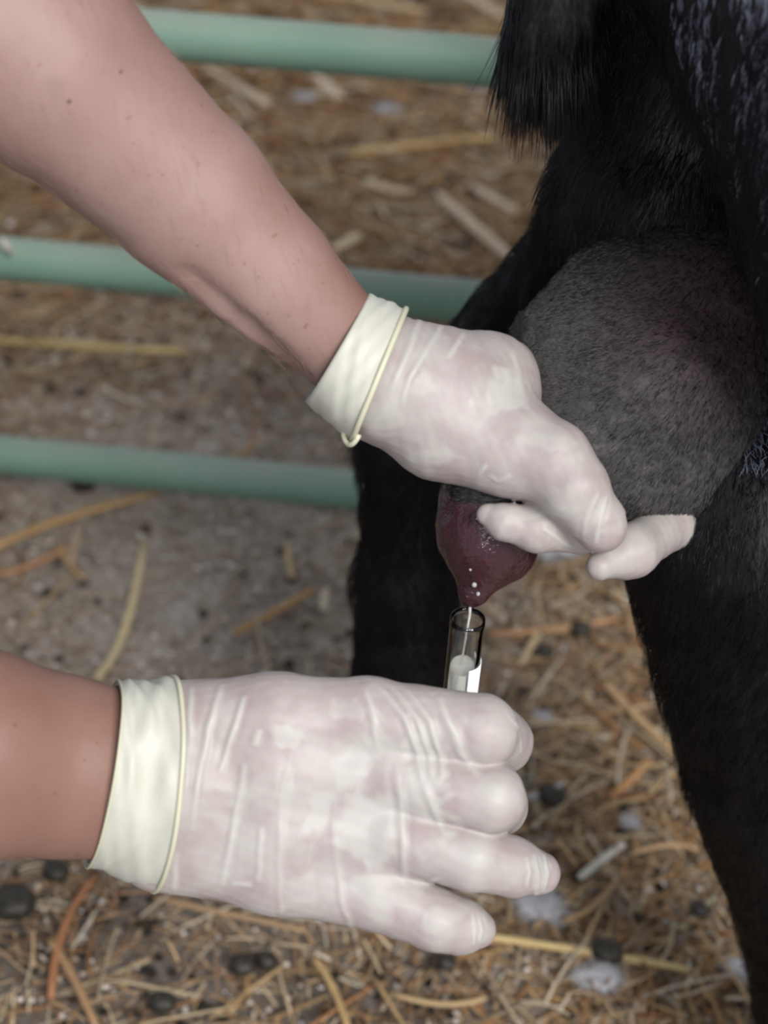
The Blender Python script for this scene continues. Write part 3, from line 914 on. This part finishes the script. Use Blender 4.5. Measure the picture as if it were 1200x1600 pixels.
# stalks one can point to
BIG = [
    ([(683, 306), (745, 362), (812, 420)], 10, (.52, .40, .28), 'thick pale stalk lying diagonally behind the middle gate rail, beside the goat'),
    ([(-20, 534), (140, 544), (292, 553)], 8, (.50, .36, .15), 'long yellow stalk lying level across the floor between middle and bottom rails'),
    ([(225, 845), (195, 985), (150, 1062)], 7, (.56, .45, .25), 'bent pale yellow stalk rising above the lower bare wrist'),
    ([(-20, 864), (95, 815), (250, 772)], 8, (.42, .26, .11), 'long brown stalk lying under the bottom gate rail by the photo edge'),
    ([(490, 922), (430, 958), (365, 992)], 7, (.40, .23, .09), 'orange brown stalk left of the goat hind leg'),
    ([(152, 1368), (100, 1452), (80, 1562)], 7, (.30, .13, .055), 'reddish curved stalk hanging below the lower glove cuff'),
    ([(76, 1470), (110, 1520), (152, 1610)], 7, (.30, .18, .09), 'dull brown stalk at the bottom beside the reddish curved one'),
    ([(740, 1462), (900, 1486), (1075, 1516)], 7, (.58, .44, .20), 'long golden straw lying right of the little finger above a dung pellet'),
    ([(905, 1374), (940, 1346), (974, 1320)], 7, (.66, .58, .48), 'short whitish stalk right of the ring fingertip'),
    ([(985, 1336), (1040, 1322), (1092, 1328)], 5, (.46, .30, .17), 'thin brown stalk level with the ring finger beside the goat leg'),
    ([(325, 112), (370, 140), (420, 168)], 10, (.50, .40, .27), 'pale flat stalk below the top rail next to the upper forearm'),
    ([(488, 118), (510, 138), (532, 156)], 9, (.56, .46, .33), 'short pale stub of stalk below the top rail'),
    ([(570, 286), (605, 298), (642, 304)], 8, (.52, .41, .27), 'short straw piece left of the thick diagonal stalk'),
    ([(740, 296), (775, 318), (806, 334)], 9, (.50, .40, .28), 'flat pale straw piece above the thick diagonal stalk'),
    ([(765, 992), (860, 985), (965, 968)], 6, (.44, .24, .12), 'orange straw lying right of the vial towards the goat leg'),
    ([(955, 1246), (985, 1220), (1014, 1188)], 7, (.42, .22, .09), 'rusty straw leaning right of the middle fingertip'),
    ([(490, 1496), (520, 1545), (545, 1612)], 6, (.42, .29, .13), 'yellow brown straw at the bottom below the lower palm'),
    ([(240, 1404), (370, 1432), (480, 1456)], 6, (.30, .20, .11), 'dark straw lying along the underside of the lower glove'),
    ([(470, -10), (560, 4), (665, 22)], 8, (.46, .33, .17), 'long golden straw above the top gate rail'),
    ([(716, -8), (745, 8), (782, 28)], 10, (.48, .37, .24), 'broad straw above the top rail touching the tail'),
    ([(545, 244), (650, 230), (770, 218)], 8, (.48, .32, .13), 'golden straw lying level between top and middle rails'),
    ([(940, 1062), (1000, 1128), (1066, 1188)], 8, (.44, .29, .15), 'tan stalk lying close along the edge of the goat right leg'),
    ([(520, 396), (548, 378), (560, 372)], 9, (.54, .42, .26), 'small pale straw end near the upper wrist'),
    ([(812, 1040), (830, 1010), (842, 990)], 6, (.50, .38, .22), 'upright short straw right of the vial'),
    ([(1060, 1452), (1090, 1430), (1118, 1400)], 4, (.28, .27, .17), 'thin greenish stalk beside the lower part of the goat leg'),
    ([(110, 882), (118, 850), (124, 820)], 6, (.42, .30, .20), 'short upright stalk crossing the brown stalk under the bottom rail'),
    ([(-10, 900), (50, 884), (118, 850)], 6, (.38, .19, .09), 'reddish straw below the brown stalk at the photo edge'),
    ([(88, 850), (110, 884), (130, 905)], 6, (.40, .25, .12), 'brown straw crossing the reddish straw near the photo edge'),
    ([(448, 850), (452, 880), (458, 905)], 5, (.50, .36, .18), 'little yellow straw left of the goat hind leg'),
    ([(505, 955), (508, 930), (512, 925)], 6, (.58, .48, .34), 'tiny pale stub close to the goat hind leg'),
    ([(610, 1552), (690, 1570), (760, 1560)], 5, (.46, .33, .17), 'thin straw under the small round pellet at the bottom'),
    ([(880, 1440), (930, 1415), (960, 1380)], 5, (.38, .24, .12), 'brown straw curving right of the little finger'),
    ([(1040, 1130), (1070, 1170), (1072, 1192)], 6, (.60, .52, .42), 'whitish straw end tucked against the goat leg'),
]
for pts, r, c, lab in BIG:
    a, m_, b_ = [np.array(q, float) for q in pts]
    ctrl = 2 * m_ - (a + b_) / 2
    path = [(1 - t) ** 2 * a + 2 * t * (1 - t) * ctrl + t * t * b_ for t in np.linspace(0, 1, 9)]
    Q = np.array([onfloor(q[0], q[1], .012) for q in path])
    c = np.minimum(np.array(c) * 1.3, .8); dep = float(np.mean((Q - CAM) @ FWD)); rad = r * dep * f1
    Q[:, 2] += rad * .4
    V, F = tube(Q, rad * np.array([.8, .95, 1, 1, 1.12, 1, 1, .95, .85]), 9, .7)
    loc = Q.mean(0); cc = np.array(c)[None] * rng.uniform(.9, 1.05, (len(V), 1))
    o = mesh('straw_stalk', V, F, MS, cols=cc, loc=loc); tag(o, lab, 'straw', 'stalks lying in the litter')

# anonymous single straws: shared meshes, one object each
protos = []
for i in range(10):
    r_ = np.random.default_rng(100 + i); ln_ = r_.uniform(.035, .085); bd = r_.normal(0, .005)
    Q = np.array([(t * ln_ - ln_ / 2, bd * (1 - (2 * t - 1) ** 2), .0015 + .004 * abs(2 * t - 1) * r_.random()) for t in np.linspace(0, 1, 5)])
    V, F = tube(Q, r_.uniform(.0009, .0016), 6, .6)
    me_o = mesh('loose_straw', V, F, MS, cols=np.tile(STRAW[[0, 4, 5, 1, 6, 2, 4, 0, 8, 3][i]] * 1.0, (len(V), 1)))
    protos.append(me_o)
r_ = np.random.default_rng(77)
cand = np.stack([r_.uniform(0, 1170, 1500), r_.uniform(0, 1600, 1500)], 1)
pos = np.array([onfloor(a, b, .010) for a, b in cand])
near = np.full(len(cand), 9.0)
for k in np.linspace(.3, .97, 70):                      # drop the spots that lie behind arms, hands or goat
    X = (CAM + (pos - CAM) * k).astype(np.float32)
    for Q_ in (A, Hf, Hn, G, U, T): near = np.minimum(near, Q_(X))
cand, pos = cand[near > .006], pos[near > .006]
LOOK = ['golden', 'pale cream', 'dull tan', 'honey brown', 'whitish', 'brown', 'cream', 'yellow tan', 'rusty', 'dark brown']


def zone(px, py):
    if py < 75 + .08 * (px - 500): return 'beyond the top gate rail'
    if py < 405 + .09 * (px - 200): return 'on the floor between top and middle gate rails'
    if py < 690 + .1 * px: return 'on the floor between middle and bottom gate rails'
    if py > 1370: return 'on the floor along the bottom, below the lower hand'
    if px < 560: return 'on the dusty floor above the lower forearm and glove'
    return 'on the floor between fingertips and the goat near leg' if py > 1080 else 'on the floor between vial and the goat near leg'


cnt = 0
for (px, py), p in zip(cand, pos):
    if cnt >= 230: break
    if r_.random() < max(.8 * dusty(p[0], p[1]), .75 * damp(p[0], p[1])): continue
    k = cnt if cnt < 10 else int(r_.integers(0, 10))
    o = protos[k] if cnt < 10 else protos[k].copy()
    if cnt >= 10: COL.objects.link(o)
    o.location = p + w(0, 0, .001); o.rotation_euler = (0, r_.normal(0, .08), r_.normal(.1, .9)); s_ = .58 + .62 * p[1]; o.scale = (s_ * .8, s_, s_)
    tag(o, 'loose ' + LOOK[k] + ' straw ' + zone(px, py), 'straw', 'loose straws in the litter'); cnt += 1


# dung pellets, down and feathers
def blob(name, px, py, rpx, asp, mat, seed, label, cat, rough=.06, squash=.75, ang=0.0, group=None, lift=.002):
    c = onfloor(px, py, 0); dep = float((c - CAM) @ FWD); r = rpx * dep * f1
    D = Shape(); ax = w(math.cos(ang), math.sin(ang), 0) * r * (asp - 1)
    D.cone(-ax, r, ax, r * .92, r * .3)
    X, F, Nn = D.build(r / 5)
    X = X + Nn * (rough * r * noise3(X, 1.6 / r, seed))[:, None]
    X[:, 2] *= squash
    X = X + c + w(0, 0, r * squash * .8 + lift + .009)
    o = mesh(name, X, F, mat, loc=c); tag(o, label, cat, group)
    if mat is MW:
        rr = np.random.default_rng(seed); k = rr.integers(0, len(X), 420)
        d = Nn[k] + rr.normal(0, .5, (420, 3)); d[:, 2] *= .5
        l = r * rr.uniform(.25, .9, (420, 1)); bnd = rr.normal(0, .3, (420, 3))
        q = np.stack([X[k] - c, X[k] - c + d * l * .5, X[k] - c + (d + bnd) * l], 1)
        hh = hair('down_fibres', q, np.array([.00022, .0002, .0001]), MW, None); hh.parent = o
    return o


for px, py, r, asp, lab in ((945, 1512, 21, 1.25, 'dark oval dung pellet below the long golden straw'), (695, 1526, 15, 1.15, 'round black dung pellet below the little finger'),
                            (380, 1532, 19, 1.2, 'dung pellet in the bottom litter, left of a joined pair'), (418, 1524, 17, 1.1, 'dung pellet in the bottom litter touching a similar one'),
                            (28, 1442, 30, 1.2, 'large dark dung clump at the edge below the lower forearm'), (92, 1386, 18, 1.2, 'small dark pellet just below the lower wrist'),
                            (133, 780, 18, 1.1, 'black pellet just under the bottom gate rail'), (905, 1005, 15, 1.2, 'dark pellet on the straw between vial and goat leg'),
                            (848, 1040, 12, 1.3, 'small dark pellet right of the vial'), (1088, 1444, 14, 1.1, 'dark pellet beside the goat lower leg'),
                            (255, 1590, 18, 1.3, 'dark pellet cut by the bottom edge of the photo'), (860, 1268, 18, 1.3, 'brown dung lump right of the middle finger')):
    blob('dung_pellet', px, py, r, asp, MD, int(px), lab, 'dung', group='dung pellets')
for px, py, r, asp, ang, lab in ((606, 186, 19, 1.25, .6, 'largest white tuft of down, under the top gate rail'), (476, 165, 13, 1.3, .2, 'white tuft of down under the top rail near the forearm'),
                                 (748, 150, 10, 1.2, .1, 'small white tuft of down beside the goat tail'), (860, 876, 24, 1.25, .3, 'white tuft of down on the floor under the gloved fingers'),
                                 (845, 1138, 9, 1.6, -.2, 'white flake right of the index finger'), (980, 1302, 11, 1.1, 0, 'small pale lump above the whitish stalk'),
                                 (850, 1436, 26, 1.4, .2, 'bluish grey tuft between ring and little fingertips'), (930, 1545, 22, 2.0, .1, 'bluish white smear of down below the oval pellet'),
                                 (1150, 1530, 16, 1.3, .7, 'bluish tuft at the foot of the goat leg')):
    blob('down_tuft', px, py, r * .8, asp, MW, int(px) + 7, lab, 'feather', rough=.45, squash=.30, ang=ang, group='tufts of down in the litter')
# one small white feather beside the middle finger
q = [(822, 1246), (850, 1240), (866, 1232), (882, 1222)]
Q = np.array([onfloor(a, b, .014) for a, b in q])
V, F = tube(Q, np.array([6, 8, 6, 3]) * .82 * f1, 10, .35); o = mesh('small_feather', V, F, MW); tag(o, 'slim white feather right of the middle finger', 'feather')
q = [(2, 372), (10, 384), (20, 396)]
Q = np.array([PY(a, b, 1.031) for a, b in q])
V, F = tube(Q, np.array([5, 7, 5]) * 1.1 * f1, 9, .6); o = mesh('straw_chip', V, F, MS, cols=np.tile([.6, .55, .45], (len(V), 1)))
tag(o, 'white chip of straw stuck on the middle rail at its visible end', 'straw')
